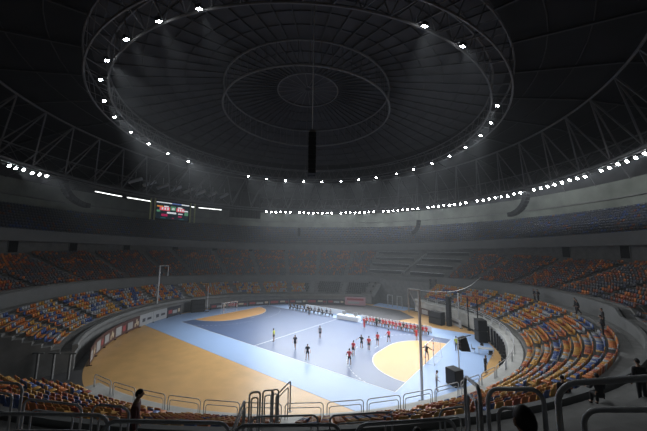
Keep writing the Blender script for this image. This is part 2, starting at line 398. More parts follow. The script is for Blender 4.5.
# centre speaker columns on their cable
t = empty('hanging_speaker', (14.83, -16.15, 19.7), R(-48.7), 'black twin speaker column hanging from the dome on a long cable', 'speaker')
for sx in (-.46, .46):
    mb = MB()
    for k in range(9): mb.bevbox((sx, 0, .3+.44*k), (.7, .7, .42), .03)
    mb.build('speaker_column', M['dark'], t)
    mb = MB()
    for k in range(9): mb.box((sx, -.36, .3+.44*k), (.6, .02, .34))
    mb.build('grille', M['charcoal'], t)
mb = MB(); mb.box((0, 0, 4.25), (1.5, .5, .12)); mb.box((-.3, 0, 4.45), (.3, .3, .35)); mb.build('frame', M['steel'], t)
mb = MB(); mb.tube([(0, 0, 4.3), (0, 0, z_roof(22)-20.0)], .05, 5); mb.tube([(.35, 0, 4.3), (.04, 0, 7.5)], .018, 4); mb.tube([(-.35, 0, 4.3), (-.04, 0, 7.5)], .018, 4); mb.build('cable', M['alu'], t)
# curved line arrays
def line_array(top, bottom, n, w, label, group='curved speaker arrays under the rim'):
    """a J-shaped hung array bending from vertical towards the hall's axis"""
    top, bottom = Vector(top), Vector(bottom); t = empty('line_array', top, 0, label, 'speaker', group)
    d = bottom-top; hor = Vector((d.x, d.y, 0)); pts = []
    for i in range(n+1):
        u = i/n; pts.append(Vector((hor.x*(1-math.cos(u*pi/2)), hor.y*(1-math.cos(u*pi/2)), d.z*math.sin(u*pi/2))))
    yawd = math.atan2(hor.y, hor.x)
    for i in range(n):
        p, q = pts[i], pts[i+1]; mid = (p+q)/2; seg = q-p; mb = MB()
        mb.bevbox((0, 0, 0), (w, .9, seg.length*.94), .04); o = mb.build('speaker_cabinet', M['dark'], t); o.location = mid
        o.rotation_euler = Vector((-seg.x, -seg.y, -seg.z)).to_track_quat('Z', 'Y').to_euler()
    mb = MB(); mb.tube([(0, 0, 0), (0, 0, 4)], .03, 4); mb.tube([(.3, 0, 0), (.3, 0, 4)], .03, 4); mb.build('cable', M['steel'], t); return t
line_array((29.55, 33.93, 24.7), (26.2, 36.5, 20.8), 9, 1.1, 'curved black speaker array under the floodlight row on the right')
line_array((-37.58, -24.75, 25.2), (-40.2, -20.2, 21.2), 9, 1.1, 'curved black speaker array in the dark on the far left, before the tube lights')
line_array((3.15, 46.6, 21.9), (.9, 46.7, 18.2), 7, 1.0, 'small curved black speaker array above the far press seats')
t = empty('hanging_loudspeaker', (-32.5, 33.8, 17.5), R(131), 'small black upright loudspeaker hanging before the far upper stand', 'speaker')
mb = MB(); mb.bevbox((0, 0, 1.3), (1., .8, 2.6), .06); mb.build('cabinet', M['dark'], t); mb = MB(); mb.tube([(0, 0, 2.6), (0, 0, 8.4)], .03, 4); mb.build('cable', M['steel'], t)

# ------------------------------------------------------------------ court flooring, goals
ct = empty('court_flooring', (0, 0, 0), 0, 'blue handball court flooring with white lines laid on the tan sports floor', 'court')
def clipcirc(poly, r):
    out = []
    n = len(poly)
    for i in range(n):
        a = Vector(poly[i]); b = Vector(poly[(i+1) % n])
        for k in range(60):
            p = a.lerp(b, k/60)
            if p.length > r: p = p.normalized()*r
            out.append((p.x, p.y))
    return out
mb = MB(); mb.prism(clipcirc([(-26.2, -14.9), (25.6, -14.9), (25.6, 15), (-26.2, 15)], 27.2), .001, .012); mb.build('apron', M['apron'], ct)
mb = MB(); mb.prism([(-20, -10), (20, -10), (20, 10), (-20, 10)], .012, .02); mb.build('playing_area', M['court'], ct)
def dpoly(s, rad, n=24):
    p = []
    for i in range(n+1): a = pi/2*i/n; p.append((s*(20-rad*math.sin(a)), -1.5-rad*math.cos(a)))
    for i in range(n+1): a = pi/2*i/n; p.append((s*(20-rad*math.cos(a)), 1.5+rad*math.sin(a)))
    return p
for s in (-1, 1):
    mb = MB(); p = dpoly(s, 6)
    if s < 0: pass
    mb.prism(p, .02, .025); mb.build('goal_area', M['goalarea'], ct)
lines = MB()
def line(p, wd=.06, z=.0262):
    for a, b in zip(p[:-1], p[1:]):
        a, b = Vector((*a, 0)), Vector((*b, 0)); d = b-a; c = (a+b)/2
        if d.length: lines.box((c.x, c.y, z), (d.length+wd*.5, wd, .003), math.atan2(d.y, d.x))
line([(-20, -10), (20, -10), (20, 10), (-20, 10), (-20, -10)], .07); line([(0, -10), (0, 10)], .08)
def ribbon(p, wd, z=.0265):
    vs = []
    for i, q in enumerate(p):
        a, b = Vector(p[max(0, i-1)]), Vector(p[min(len(p)-1, i+1)]); d = (b-a).normalized(); nn = Vector((-d.y, d.x))*wd/2; q = Vector(q)
        vs += [(q.x+nn.x, q.y+nn.y, z), (q.x-nn.x, q.y-nn.y, z)]
    lines.add(vs, [(2*i, 2*i+1, 2*i+3, 2*i+2) for i in range(len(p)-1)])
for s in (-1, 1):
    q = dpoly(s, 6); q = [x for i, x in enumerate(q) if i == 0 or (Vector(x)-Vector(q[i-1])).length > 1e-4]; ribbon(q if s > 0 else q, .08)
    q = [x for x in dpoly(s, 9, 40) if abs(x[1]) <= 10]
    for k in range(0, len(q)-1, 2): line(q[k:k+2], .05)
    line([(s*13, -.5), (s*13, .5)], .06)
lines.build('court_line', M['line'], ct)
def goal(x, s, label):
    t = empty('handball_goal', (x, 0, .026), 0, label, 'goal', 'handball goals')
    gr = mat('goal_red', (.5, .04, .03), .4, var=0)
    for y in (-1.54, 1.54):
        mb = MB()
        for k in range(10): mb.box((0, y, .1+.2*k), (.08, .08, .2), 0, 1 if k % 4 == 3 else 0)
        mb.build('post', [M['white'], gr], t)
    mb = MB()
    for k in range(16): mb.box((0, -1.45+.2*k-.05, 2.04), (.08, .2, .08), 0, 1 if k % 4 == 3 else 0)
    mb.build('crossbar', [M['white'], gr], t)
    mb = MB()
    for y in (-1.54, 1.54): mb.tube([(0, y, 2.02), (s*.8, y, 2.0), (s*1.0, y, .02), (0, y, .02)], .02, 5)
    mb.tube([(s*.98, -1.54, .02), (s*.98, 1.54, .02)], .02, 5); mb.build('back_frame', M['white'], t)
    mb = MB()
    for k in range(16):
        y = -1.5+.2*k; mb.tube([(0, y, 2.0), (s*.8, y, 1.98), (s*.96, y, .03)], .006, 3)
    for k in range(9): z = .2+.2*k; mb.tube([(s*(.98-.1*z), -1.52, z), (s*(.98-.1*z), 1.52, z)], .006, 3)
    mb.build('net', M['white'], t)
goal(-20, -1, 'white handball goal at the far left end of the court')
goal(20, 1, 'white handball goal at the right end, behind the goalkeeper')

# ------------------------------------------------------------------ seats
PAN = [(-.21, -.20), (.21, -.20), (.19, .20), (-.19, .20)]
def seat_fine():
    mb = MB(); n = 5
    def sheet(pts, th):   # rows of (y, z, half width) bent across, given a thickness
        vs = []
        for off in (0, th):
            for (y, z, hw, nx, nz, bend) in pts:
                for k in range(n):
                    u = -1+2*k/(n-1); vs.append((hw*u, y+nx*off+bend[0]*u*u, z+nz*off+bend[1]*u*u))
        m_ = len(pts); fs = []
        for i in range(m_-1):
            for k in range(n-1):
                a = i*n+k; fs.append((a, a+1, a+n+1, a+n)); a += m_*n; fs.append((a, a+n, a+n+1, a+1))
        N = m_*n
        for i in range(m_-1): fs.append((i*n, i*n+n, N+i*n+n, N+i*n)); fs.append((i*n+n-1, N+i*n+n-1, N+i*n+2*n-1, i*n+2*n-1))
        for k in range(n-1): fs.append((k, N+k, N+k+1, k+1)); b = (m_-1)*n; fs.append((b+k, b+k+1, N+b+k+1, N+b+k))
        mb.add(vs, fs)
    sheet([(.24, .40, .20, 0, 1, (0, .015)), (.12, .43, .21, 0, 1, (0, .03)), (-.1, .41, .21, 0, 1, (0, .03)), (-.2, .40, .2, 0, 1, (0, .03))], .025)
    sheet([(-.17, .42, .19, -1, 0, (.04, 0)), (-.21, .58, .22, -1, 0, (.05, 0)), (-.25, .76, .22, -1, .1, (.05, 0)), (-.27, .82, .17, -1, .1, (.04, 0))], .025)
    mb.box((0, -.02, .2), (.08, .2, .4)); mb.box((0, -.02, .39), (.3, .3, .03)); return mb
# local +y is where the sitter looks
def seat_colour(tier, t, row, q):
    a = (t+360) % 360; n = .5+.5*math.sin(a*.55+row*.9)*math.cos(a*.23-row*.5+1.3); u = rng.random()
    if tier == 1:
        if GATE[1] < a < 127 or 128.2 < a < 131.8 and False: return 'black'
        if 127 <= a < 131: return 'black'
        if a < 72 or a > 340:      # right sector: whole rows alternate
            k = (row+int(a/17)) % 4; pick = ['amber', 'orange', 'blue', 'orange'][k]
            return pick if u < .5 else ('amber' if u < .66 else 'grey' if u < .9 else 'red')
        if a > 258: # near blocks
            return 'amber' if u < .40 else 'orange' if u < .74 else 'blue' if u < .88 else 'red'
        if a > 190:
            if n > .5: return 'blue' if u < .3 else 'grey' if u < .7 else 'orange'
            return 'amber' if u < .35 else 'orange' if u < .65 else 'grey' if u < .88 else 'blue'
        return 'amber' if u < .38 else 'orange' if u < .66 else 'grey' if u < .93 else 'blue'
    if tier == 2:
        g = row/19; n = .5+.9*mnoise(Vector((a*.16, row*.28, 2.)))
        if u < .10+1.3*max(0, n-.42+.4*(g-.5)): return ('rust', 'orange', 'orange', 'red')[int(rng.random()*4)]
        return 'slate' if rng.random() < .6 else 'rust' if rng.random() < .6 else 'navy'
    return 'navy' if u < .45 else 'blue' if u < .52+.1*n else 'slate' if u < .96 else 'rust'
allseats = []   # (x, y, z, facing, colour, tier, row, theta)
def in_aisle(t, r, w=.65, every=13.5, off=4.): 
    d = (t-off) % every; d = min(d, every-d); return R(d)*r < w
def addrow(tier, row, rf, zf, ok):
    t = -180.
    while t < 180:
        r = rf(t); t += math.degrees(.53/r)
        if not ok(t): continue
        z = zf(t); rr = rf(t)
        p_ = pol(rr+.38, R(t)); allseats.append((p_.x, p_.y, z, t, seat_colour(tier, t, row, 0), tier, row))
def inrange(t, a, b): return a <= ((t+360) % 360) <= b or a <= t <= b
k = 0; r = 27.3; tier_rows = []
while r < 38.6:
    addrow(1, k, lambda t, r=r: r, lambda t, r=r: z_line(r),
           lambda t, r=r: (29.3 if -90 < t < 60 else r_front(t)+.12) <= r <= r_wall(t)-2.0 and not (TUN[0]-1 < t < TUN[1]+1) and not (GATE[0]-1 < t < GATE[1]+1) and not in_aisle(t, r) and min(abs((t-q+180)%360-180) for q in (94.9, 111, 127.3))*r*pi/180 > .95); r += ROW; k += 1
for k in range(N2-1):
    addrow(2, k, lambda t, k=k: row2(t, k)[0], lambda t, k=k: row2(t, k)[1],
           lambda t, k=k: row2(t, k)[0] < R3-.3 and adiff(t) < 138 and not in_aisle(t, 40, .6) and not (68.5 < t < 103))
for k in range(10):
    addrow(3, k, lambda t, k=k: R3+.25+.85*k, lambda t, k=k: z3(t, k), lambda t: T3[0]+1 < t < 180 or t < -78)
A = np.array([s[:3] for s in allseats]); rel = A-np.array(CAM); rel[:, 2] += .6
dep = rel @ np.array(Fv); px = 323.5+fpx*(rel @ np.array(R2))/np.maximum(dep, .01); py = 215.5-fpx*(rel @ np.array(U2))/np.maximum(dep, .01)
vis = (dep > 0) & (px > 2) & (px < 645) & (py < 427) & (np.array([s[5] for s in allseats]) == 1)
cand = np.where(vis)[0]; cand = cand[np.argsort(np.linalg.norm(rel[cand], axis=1))][:300]; chosen = set(cand.tolist())
proto = {}
ORD = ['lowest', 'second', 'third', 'fourth', 'fifth', 'sixth', 'seventh', 'eighth', 'ninth', 'tenth', 'eleventh', 'twelfth', 'thirteenth']
for i in cand:
    x, y, z, t, colr, tier, row = allseats[i]
    if colr not in proto:
        o = seat_fine().build('stadium_seat', M['seat_'+colr], smooth=False); proto[colr] = o
    else: o = proto[colr].copy(); COL.objects.link(o)
    o.location = (x, y, z); o.rotation_euler = (0, 0, R(t)+pi/2)
    blk = 'left of the stair rails' if t < -52 else 'right of the stair rails' if t < -20 else 'on the lit right-hand curve'
    front = row-3
    tag(o, '%s plastic seat, %s row of the lower stand, %s' % (colr, ORD[max(0, front)], blk), 'seat', '%s seats, %s row, %s' % (colr, ORD[max(0, front)], blk))
# the rest of the seating in one object
bv = np.array([(-.21,-.2,.38),(.21,-.2,.38),(.20,.23,.41),(-.20,.23,.41),(-.21,-.2,.44),(.21,-.2,.44),(.20,.23,.45),(-.20,.23,.45),
               (-.2,-.27,.42),(.2,-.27,.42),(.2,-.2,.42),(-.2,-.2,.42),(-.19,-.33,.82),(.19,-.33,.82),(.19,-.26,.82),(-.19,-.26,.82)])
bf = np.array([(0,3,2,1),(4,5,6,7),(0,1,5,4),(1,2,6,5),(2,3,7,6),(3,0,4,7)]); bf = np.concatenate([bf, bf+8])
rest = [s for i, s in enumerate(allseats) if i not in chosen]
P = np.array([s[:3] for s in rest]); ang = np.radians([s[3] for s in rest])+pi/2; c, sn = np.cos(ang), np.sin(ang)
V = np.empty((len(rest), 16, 3))
V[:, :, 0] = P[:, :1]+c[:, None]*bv[:, 0]-sn[:, None]*bv[:, 1]; V[:, :, 1] = P[:, 1:2]+sn[:, None]*bv[:, 0]+c[:, None]*bv[:, 1]; V[:, :, 2] = P[:, 2:3]+bv[:, 2]
Fc = (np.arange(len(rest))*16)[:, None, None]+bf[None]
me = bpy.data.meshes.new('seating'); nv, nf = len(rest)*16, len(rest)*12
me.vertices.add(nv); me.vertices.foreach_set('co', V.ravel()); me.loops.add(nf*4); me.loops.foreach_set('vertex_index', Fc.ravel().astype(np.int32))
me.polygons.add(nf); me.polygons.foreach_set('loop_start', np.arange(nf, dtype=np.int32)*4); me.polygons.foreach_set('loop_total', np.full(nf, 4, dtype=np.int32))
names = list(SEATC)
for nme in names: me.materials.append(M['seat_'+nme])
me.polygons.foreach_set('material_index', np.repeat([names.index(s[4]) for s in rest], 12).astype(np.int32)); me.update(calc_edges=True)
o = bpy.data.objects.new('seating', me); COL.objects.link(o); tag(o, 'rows of orange, amber, blue and grey plastic seats filling the farther stands', 'seating', kind='stuff')

# ------------------------------------------------------------------ rails
def hoop_pts(a, b, drop_a, drop_b, rad, n=5):
    a, b = Vector(a), Vector(b); d = (b-a); dh = d.normalized(); z = Vector((0, 0, 1)); rad = min(rad, d.length*.4)
    p = [a-z*drop_a, a-z*rad]
    for i in range(1, n+1): th = pi/2*i/n; p.append(a-z*rad+dh*rad*(1-math.cos(th))+z*rad*math.sin(th))
    for i in range(n): th = pi/2*i/n; p.append(b-z*rad-dh*rad*(1-math.sin(th))+z*rad*math.cos(th))
    p += [b-z*rad, b-z*drop_b]; return p
def guard(name, a, b, drop, tr, label, group, mid=.42, rad=.22, base=True):
    a, b = Vector(a), Vector(b); c = (a+b)/2; c.z = min(a.z, b.z)-drop; t = empty(name, c, 0, label, 'railing', group)
    mb = MB(); mb.tube([p-c for p in hoop_pts(a, b, drop, drop, rad)], tr, 8); mb.build('hoop', M['rail'], t, True)
    d = (b-a).normalized()*min(.14, (b-a).length*.2); mb = MB()
    mb.tube([p-c for p in hoop_pts(a+d-Vector((0, 0, mid*.55)), b-d-Vector((0, 0, mid*.55)), drop-mid*.55, drop-mid*.55, rad*.7)], tr*.8, 8); mb.build('inner_hoop', M['rail'], t, True)
    if base:
        mb = MB()
        for q in (a, b): mb.prism([((q-c).x+.08*math.cos(k*pi/4), (q-c).y+.08*math.sin(k*pi/4)) for k in range(8)], (q-c).z-drop-.01, (q-c).z-drop+.015)
        mb.build('foot_plate', M['rail'], t)
    return t
# guard hoops on the parapet in front of the lowest row
t = -83.; i = 0
while t < 66:
    t1 = t+4.85; a, b = pol(28.5, R(t), 3.16), pol(28.5, R(t1), 3.16)
    side = 'on the parapet before the tan floor' if t < -60 else 'on the parapet before the near sideline' if t < -22 else 'on the parapet of the right-hand curve'
    guard('parapet_guard', a, b, .95, .03, 'long low metal hoop rail '+side, 'parapet hoop rails '+side, .5); t += 5.35
LOWR = [ # hoops of the gangways below the camera: ends of the top bar, drop, label
 ((27.02,-35.6,11.14),(27.62,-34.75,10.97),1.05,'grey hoop rail in the bottom left corner, nearest the frame edge'),
 ((24.1,-34.95,10.15),(24.85,-34.3,10.02),1.0,'thin grey hoop rail lower left, in front of the dark tunnel seats'),
 ((23.9,-35.6,10.62),(24.5,-35.05,10.54),1.1,'grey hoop rail at the left edge below the tunnel'),
 ((28.12,-34.95,11.17),(28.66,-33.9,10.88),1.05,'grey hoop rail right beside the standing man in maroon'),
 ((28.79,-33.93,10.91),(29.64,-33.11,10.86),1.05,'large grey hoop rail at the bottom centre, below the stair rails'),
 ((29.79,-33.02,10.87),(30.72,-32.52,11.04),1.05,'large grey hoop rail at the bottom, right of centre'),
 ((26.59,-31.87,9.39),(27.57,-30.91,9.35),1.0,'long hoop rail just below the stair rails'),
 ((27.77,-30.76,9.34),(28.85,-30.02,9.47),1.0,'long hoop rail below the court corner'),
 ((29.84,-30.07,9.85),(30.32,-30.15,10.10),1.0,'short hoop rail left of the thick upright hoop'),
 ((30.75,-32.11,11.35),(31.02,-32.76,11.52),1.3,'tall thick hoop rail running away at the bottom right of centre'),
 ((31.07,-32.66,11.49),(31.52,-32.92,11.71),1.2,'thick hoop rail before the dark seat back, right of the tall hoop'),
 ((31.61,-33.41,11.94),(32.35,-33.67,12.29),1.4,'thickest dark hoop rail in the bottom right corner'),
 ((25.82,-34.41,10.39),(26.16,-34.01,10.28),1.0,'short hoop rail behind the man in maroon'),
]
for a, b, dr, lb in LOWR: guard('gangway_rail', a, b, dr, .019, lb, 'hoop rails of the gangways', .3, .12)
for a, b, dr, lb in [((24.74,-30.99,8.05),(24.13,-30.14,8.32),1.2,'slanted handrail at the top of the stairs, left of the hoops'),
 ((23.83,-29.72,8.27),(24.04,-29.46,8.27),1.2,'highest of the upright stair hoops'), ((23.20,-28.61,7.75),(23.45,-28.34,7.75),1.2,'second upright stair hoop going down'),
 ((22.53,-27.55,7.21),(22.72,-27.36,7.22),1.2,'third upright stair hoop going down, the narrowest'), ((22.0,-26.8,6.55),(22.08,-26.0,6.92),1.3,'slanted last handrail at the foot of the stair hoops')]:
    guard('stair_rail', a, b, dr, .03, lb, 'handrails down the stairs', .3, .1)

# posts under the right-hand parapet and along the tunnel
for i, tt in enumerate(np.arange(-4, 30, 2.6)):
    p = pol(28.05, R(tt)); mb = MB(); mb.box((0, 0, 1.05), (.22, .22, 2.1), R(tt)); mb.box((0, 0, .05), (.34, .34, .1), R(tt)); o = mb.build('parapet_post', M['charcoal'], None, loc=(p.x-.5*math.cos(R(tt)), p.y-.5*math.sin(R(tt)), 0))
    tag(o, 'dark upright post under the parapet of the right-hand curve', 'post', 'posts under the right-hand parapet')
a = Vector((-5.6, -27.3, 0)); b = Vector((-14.6, -34.1, 0))
for i in range(7):
    p = a.lerp(b, (i+.5)/7); mb = MB(); mb.box((0, 0, 1.2), (.16, .16, 2.4), R(40)); mb.box((0, 0, 2.42), (1.1, .1, .1), R(40)); o = mb.build('tunnel_post', M['fascia'], None, loc=(p.x, p.y, 0))
    tag(o, 'grey upright post in the dark player tunnel, lower left', 'post', 'posts of the player tunnel')

# ------------------------------------------------------------------ boards
def board(p0, p1, h, style, label, group, z=0.0, cat='advertising board'):
    a, b = Vector((*p0, z)), Vector((*p1, z)); d = b-a; L = d.length; t = empty('advertising_board', (a+b)/2, math.atan2(d.y, d.x), label, cat, group)
    base, prints = style
    mb = MB(); mb.box((0, 0, h/2+.03), (L*.985, .08, h-.06)); mb.build('panel', M[base], t)
    mb = MB()
    for sgn in (-1, 1): mb.box((sgn*L*.47, 0, .04), (.06, .5, .08))
    mb.build('foot', M['dark'], t)
    for (x0, x1, z0, z1, mm) in prints:
        mb = MB()
        for s in (-1, 1): mb.box(((x0+x1)/2*L, s*.046, (z0+z1)/2*h), ((x1-x0)*L, .012, (z1-z0)*h))
        mb.build('print', M[mm], t)
    return t
st_a = ('brownboard', [(-.42, -.05, .2, .75, 'greyboard'), (.1, .2, .2, .5, 'cream'), (.2, .3, .4, .8, 'cream'), (.3, .42, .25, .6, 'cream')])
st_b = ('brownboard', [(-.4, .05, .15, .8, 'greyboard'), (.15, .4, .3, .7, 'redprint')])
st_w = ('greyboard', [(-.3, -.1, .35, .65, 'navyboard'), (.05, .35, .4, .6, 'navyboard')])
st_n = ('navyboard', [(-.4, -.15, .35, .7, 'redprint'), (-.1, .2, .3, .62, 'greyboard'), (.27, .42, .35, .7, 'cream')])
st_r = ('navyboard', [(-.45, -.05, .3, .75, 'redprint'), (.05, .3, .4, .7, 'cream'), (.33, .45, .3, .6, 'redprint')])
st_p = ('pink', [(-.4, .4, .6, .85, 'redprint'), (-.35, .2, .2, .45, 'greyboard')])
edges = np.arange(-108.5, -166, -7.0)
for i, (t0, t1) in enumerate(zip(edges[:-1], edges[1:])):
    r_ = 27.0; h = 1.85
    st = [st_a, st_b, st_a, st_b, st_a, st_w, st_w, st_n][i]
    txt = ['nearest the tunnel', 'second from the tunnel', 'third from the tunnel', 'fourth from the tunnel', 'fifth from the tunnel', 'sixth from the tunnel, mostly pale', 'seventh from the tunnel, mostly pale', 'eighth from the tunnel, dark'][i]
    board(pol(r_, R(t0))[:2], pol(r_, R(t1))[:2], h, st, 'printed board along the left wall of the tan floor, '+txt, 'boards along the left wall')
path = [(-25.4, -1.4), (-24.4, 2.2), (-22.6, 6.2), (-20, 10.6), (-17.4, 14.2), (-14.2, 17.2), (-10.6, 20.2), (-6.7, 22.3), (-2.2, 24.3)]
nm = ['behind the left goal', 'just right of the left goal', 'second right of the left goal', 'third right of the left goal', 'behind the dark bench, left half', 'behind the dark bench, right half', 'left of the pink board', None]
for i in range(8):
    lb = 'pale pink board standing at the far side behind the score table' if i == 7 else 'dark printed board at the far side, '+nm[i]
    board(path[i], path[i+1], 1.9 if i == 7 else 1.25, st_p if i == 7 else (st_n, st_r)[i % 2], lb, 'boards at the far side of the floor')
for i in range(3):
    board((-10.7+3.45*i, 12.75), (-10.7+3.45*(i+1)-.05, 12.75), 1.0, ('white', []), 'plain white board behind the dark-clothed bench, '+['left', 'middle', 'right'][i]+' one of three', 'white boards behind the benches')
for i in range(4):
    board((4.0+3.2*i, 11.6), (4.0+3.2*(i+1)-.05, 11.6), 1.0, ('white', []), 'plain white board behind the red team bench, '+['first', 'second', 'third', 'fourth'][i]+' from the score table', 'white boards behind the benches')
for i in range(3):
    t0, t1 = R(66-8.5*i), R(58.2-8.5*i); st = [st_b, ('greyboard', []), ('greyboard', [(-.3, .3, .35, .65, 'navyboard')])][i]
    board(pol(26.4, t0)[:2], pol(26.4, t1)[:2], 1.3, st, ['maroon printed board beside the far gate', 'plain grey board on the tan strip at the far right', 'grey board before the far right speakers'][i], 'boards at the far right')

# score table
t = empty('score_table', (1.9, 10.4, 0), R(3), 'long white score table at the middle of the far sideline', 'table')
mb = MB(); mb.box((0, 0, .74), (4.6, 1.1, .05)); mb.build('tabletop', M['white'], t)
mb = MB(); mb.box((0, -.5, .38), (4.5, .04, .68)); mb.box((-2.24, 0, .38), (.04, 1., .68)); mb.box((2.24, 0, .38), (.04, 1., .68)); mb.build('skirt', M['white'], t)
for x, lb in ((.9, 'grey screen box on the left part of the score table'), (3.4, 'grey screen box on the right end of the score table')):
    t = empty('monitor', (x, 10.5, .765), R(20), lb, 'monitor', 'screen boxes on the score table')
    mb = MB(); mb.bevbox((0, 0, .42), (.75, .12, .55), .02); mb.build('screen', M['greyboard'], t); mb = MB(); mb.box((0, 0, .02), (.4, .25, .03)); mb.tube([(0, 0, .03), (0, 0, .2)], .03, 6); mb.build('stand', M['dark'], t)
def bench(x0, x1, y, label):
    t = empty('team_bench', ((x0+x1)/2, y, 0), 0, label, 'bench', 'team benches'); L = x1-x0
    mb = MB(); mb.box((0, 0, .43), (L, .4, .05)); mb.build('seat', M['charcoal'], t)
    n = int(L/2)+1
    for i in range(n):
        mb = MB(); mb.box((-L/2+.1+(L-.2)*i/(n-1), 0, .2), (.06, .36, .4)); mb.build('leg', M['dark'], t)
bench(5.4, 16.7, 10.4, 'long low bench under the team in red at the far sideline'); bench(-13.6, -2.0, 10.75, 'long low bench under the people in dark clothes at the far sideline')

# ------------------------------------------------------------------ speakers, poles and other gear on the floor
def speaker_stack(loc, rz, w, d, h, n, label, group=None):
    t = empty('speaker_stack', loc, rz, label, 'speaker', group)
    for k in range(n):
        mb = MB(); mb.bevbox((0, 0, h/n*(k+.5)), (w, d, h/n*.97), .04); c_ = mb.build('cabinet', M['dark'], t)
        mb = MB(); mb.box((0, -d/2-.012, h/n*(k+.5)), (w*.86, .02, h/n*.8)); mb.build('grille', M['charcoal'], c_)
    return t
speaker_stack((23.92, -4.93, 0), R(-30), 1.25, 1.1, 1.55, 1, 'large square black speaker box on the floor behind the near right rail')
speaker_stack((-25.7, -3.9, 0), R(70), 2.6, 1.2, 2.4, 3, 'black speaker stack beside the boards, left of the far goal')
speaker_stack((15.66, 18.1, 0), R(-20), 2.6, 1.2, 2.2, 2, 'wide black speaker stack on the far right tan strip')
speaker_stack((17.75, 18.0, 0), R(-20), .7, .7, 5.0, 4, 'tall slim black speaker column beside the wide stack at the far right')
speaker_stack((23.6, 12.0, 0), R(-60), 1.7, 1.2, 3.1, 2, 'tall black speaker stack under the right-hand parapet')
def pole(name, loc, h, r, label, cat, m='alu', base=.35):
    t = empty(name, loc, 0, label, cat); mb = MB(); mb.tube([(0, 0, .02), (0, 0, h)], r, 8); mb.build('post', M[m], t)
    mb = MB(); mb.prism([(base*math.cos(k*pi/6), base*math.sin(k*pi/6)) for k in range(12)], 0, .06); mb.build('base', M['dark'], t); return t
t = pole('net_pole', (22.55, -10.22, .013), 9.4, .13, 'tall grey net pole with a bracket at its top, near right corner of the court', 'pole')
lft = -R2
mb = MB()
q = [Vector((0, 0, 9.35)), lft*.95+Vector((0, 0, 9.5)), lft*.95+Vector((0, 0, 7.5))]
mb.tube([q[0], q[1]], .07, 6); mb.tube([q[1], q[2]], .07, 6); mb.tube([q[1]+Vector((0, 0, -.1)), Vector((0, 0, 7.5))], .05, 6); mb.build('bracket', M['alu'], t)
t = pole('net_pole', (-26.3, -11.6, 2.5), 7.1, .13, 'tall grey net pole with a bracket at its top, at the left wall', 'pole')
mb = MB(); mb.tube([(0, 0, 7.1), R2*1.6+Vector((0, 0, 7.1))], .07, 6); mb.tube([R2*1.6+Vector((0, 0, 7.1)), R2*1.6+Vector((0, 0, 5.2))], .06, 6); mb.build('bracket', M['alu'], t)
pole('mast', (-24.3, -2.6, 0), 5.2, .07, 'slim grey mast standing beside the far left speaker stack', 'pole')
for (x, y, hh, lb) in ((21.0, 17.2, 5.2, 'slim dark mast at the far right, left one of two'), (22.6, 16.0, 5.2, 'slim dark mast at the far right, right one of two'), (19., 19.6, 5.5, 'slim pale mast before the orange far right seats')):
    pole('mast', (x, y, 0), hh, .09, lb, 'pole', 'dark' if 'dark' in lb else 'alu', .3)
# sagging net cable
p0 = Vector((22.4, -10.35, 9.38)); p1 = Vector((22.04, 30.34, 8.3)); pts = []
p1 = Vector((21.2, 29.6, 7.8)); mid = [p0]
for i in range(1, 25): u = i/24; q = p0.lerp(p1, u); q.z -= 1.2*math.sin(u*pi)*(1 if u < .9 else 1); pts.append(q)
mb = MB(); mb.tube([p0]+pts, .035, 5); tag(mb.build('net_cable', M['alu']), 'pale cable sagging from the tall net pole to the right-hand stand', 'cable')
# loudspeaker on a pole with lamp arms
t = pole('speaker_pole', (23.6, -1.6, 0), 3.5, .07, 'thin pole carrying a black wedge loudspeaker and three arms, right end of the court', 'speaker')
mb = MB()
vs = [R2*.25+Vector((0, 0, 3.4)), R2*.95+Vector((0, 0, 3.6)), R2*1.35+Vector((0, 0, 2.1)), R2*.35+Vector((0, 0, 2.15))]; dp = Vector((-R2.y, R2.x, 0))*.7
mb.add([tuple(v) for v in vs]+[tuple(v+dp) for v in vs], [(0, 1, 2, 3), (7, 6, 5, 4), (0, 4, 5, 1), (1, 5, 6, 2), (2, 6, 7, 3), (3, 7, 4, 0)]); mb.build('loudspeaker', M['dark'], t)
for k in range(3):
    mb = MB(); mb.tube([Vector((0, 0, 3.3-.42*k)), R2*.42+Vector((0, 0, 3.35-.42*k))], .06, 6); mb.box(tuple(R2*.1+Vector((0, 0, 3.3-.42*k))), (.3, .2, .16)); mb.build('arm', M['dark'], t)
mb = MB(); mb.tube([Vector((0, 0, 3.52)), R2*1.4+Vector((0, 0, 3.82))], .05, 6); mb.build('top_arm', M['dark'], t)
# a small table and folding chairs at the right edge of the floor
t = empty('side_table', (25.0, 6.4, .012), R(20), 'small blue-grey table among chairs at the right edge of the floor', 'table')
mb = MB(); mb.box((0, 0, .72), (1.8, .8, .05)); mb.build('tabletop', M['greyboard'], t)
for x in (-.8, .8):
    for y in (-.3, .3): mb = MB(); mb.tube([(x, y, 0), (x, y, .7)], .025, 6); mb.build('leg', M['alu'], t)
def chair(loc, rz, label):
    t = empty('folding_chair', loc, rz, label, 'chair', 'folding chairs by the side table')
    mb = MB(); mb.box((0, 0, .45), (.45, .42, .04)); mb.build('seat', M['charcoal'], t); mb = MB(); mb.box((0, -.22, .78), (.45, .04, .36)); mb.build('backrest', M['charcoal'], t)
    for x in (-.2, .2):
        mb = MB(); mb.tube([(x, -.24, .95), (x, .18, 0)], .016, 6); mb.build('leg', M['alu'], t); mb = MB(); mb.tube([(x, .18, .45), (x, -.24, 0)], .016, 6); mb.build('leg', M['alu'], t)
chair((24.3, 7.4, .012), R(160), 'dark folding chair behind the side table'); chair((25.6, 5.2, .012), R(30), 'dark folding chair in front of the side table'); chair((23.6, 6.2, .012), R(-80), 'dark folding chair left of the side table')

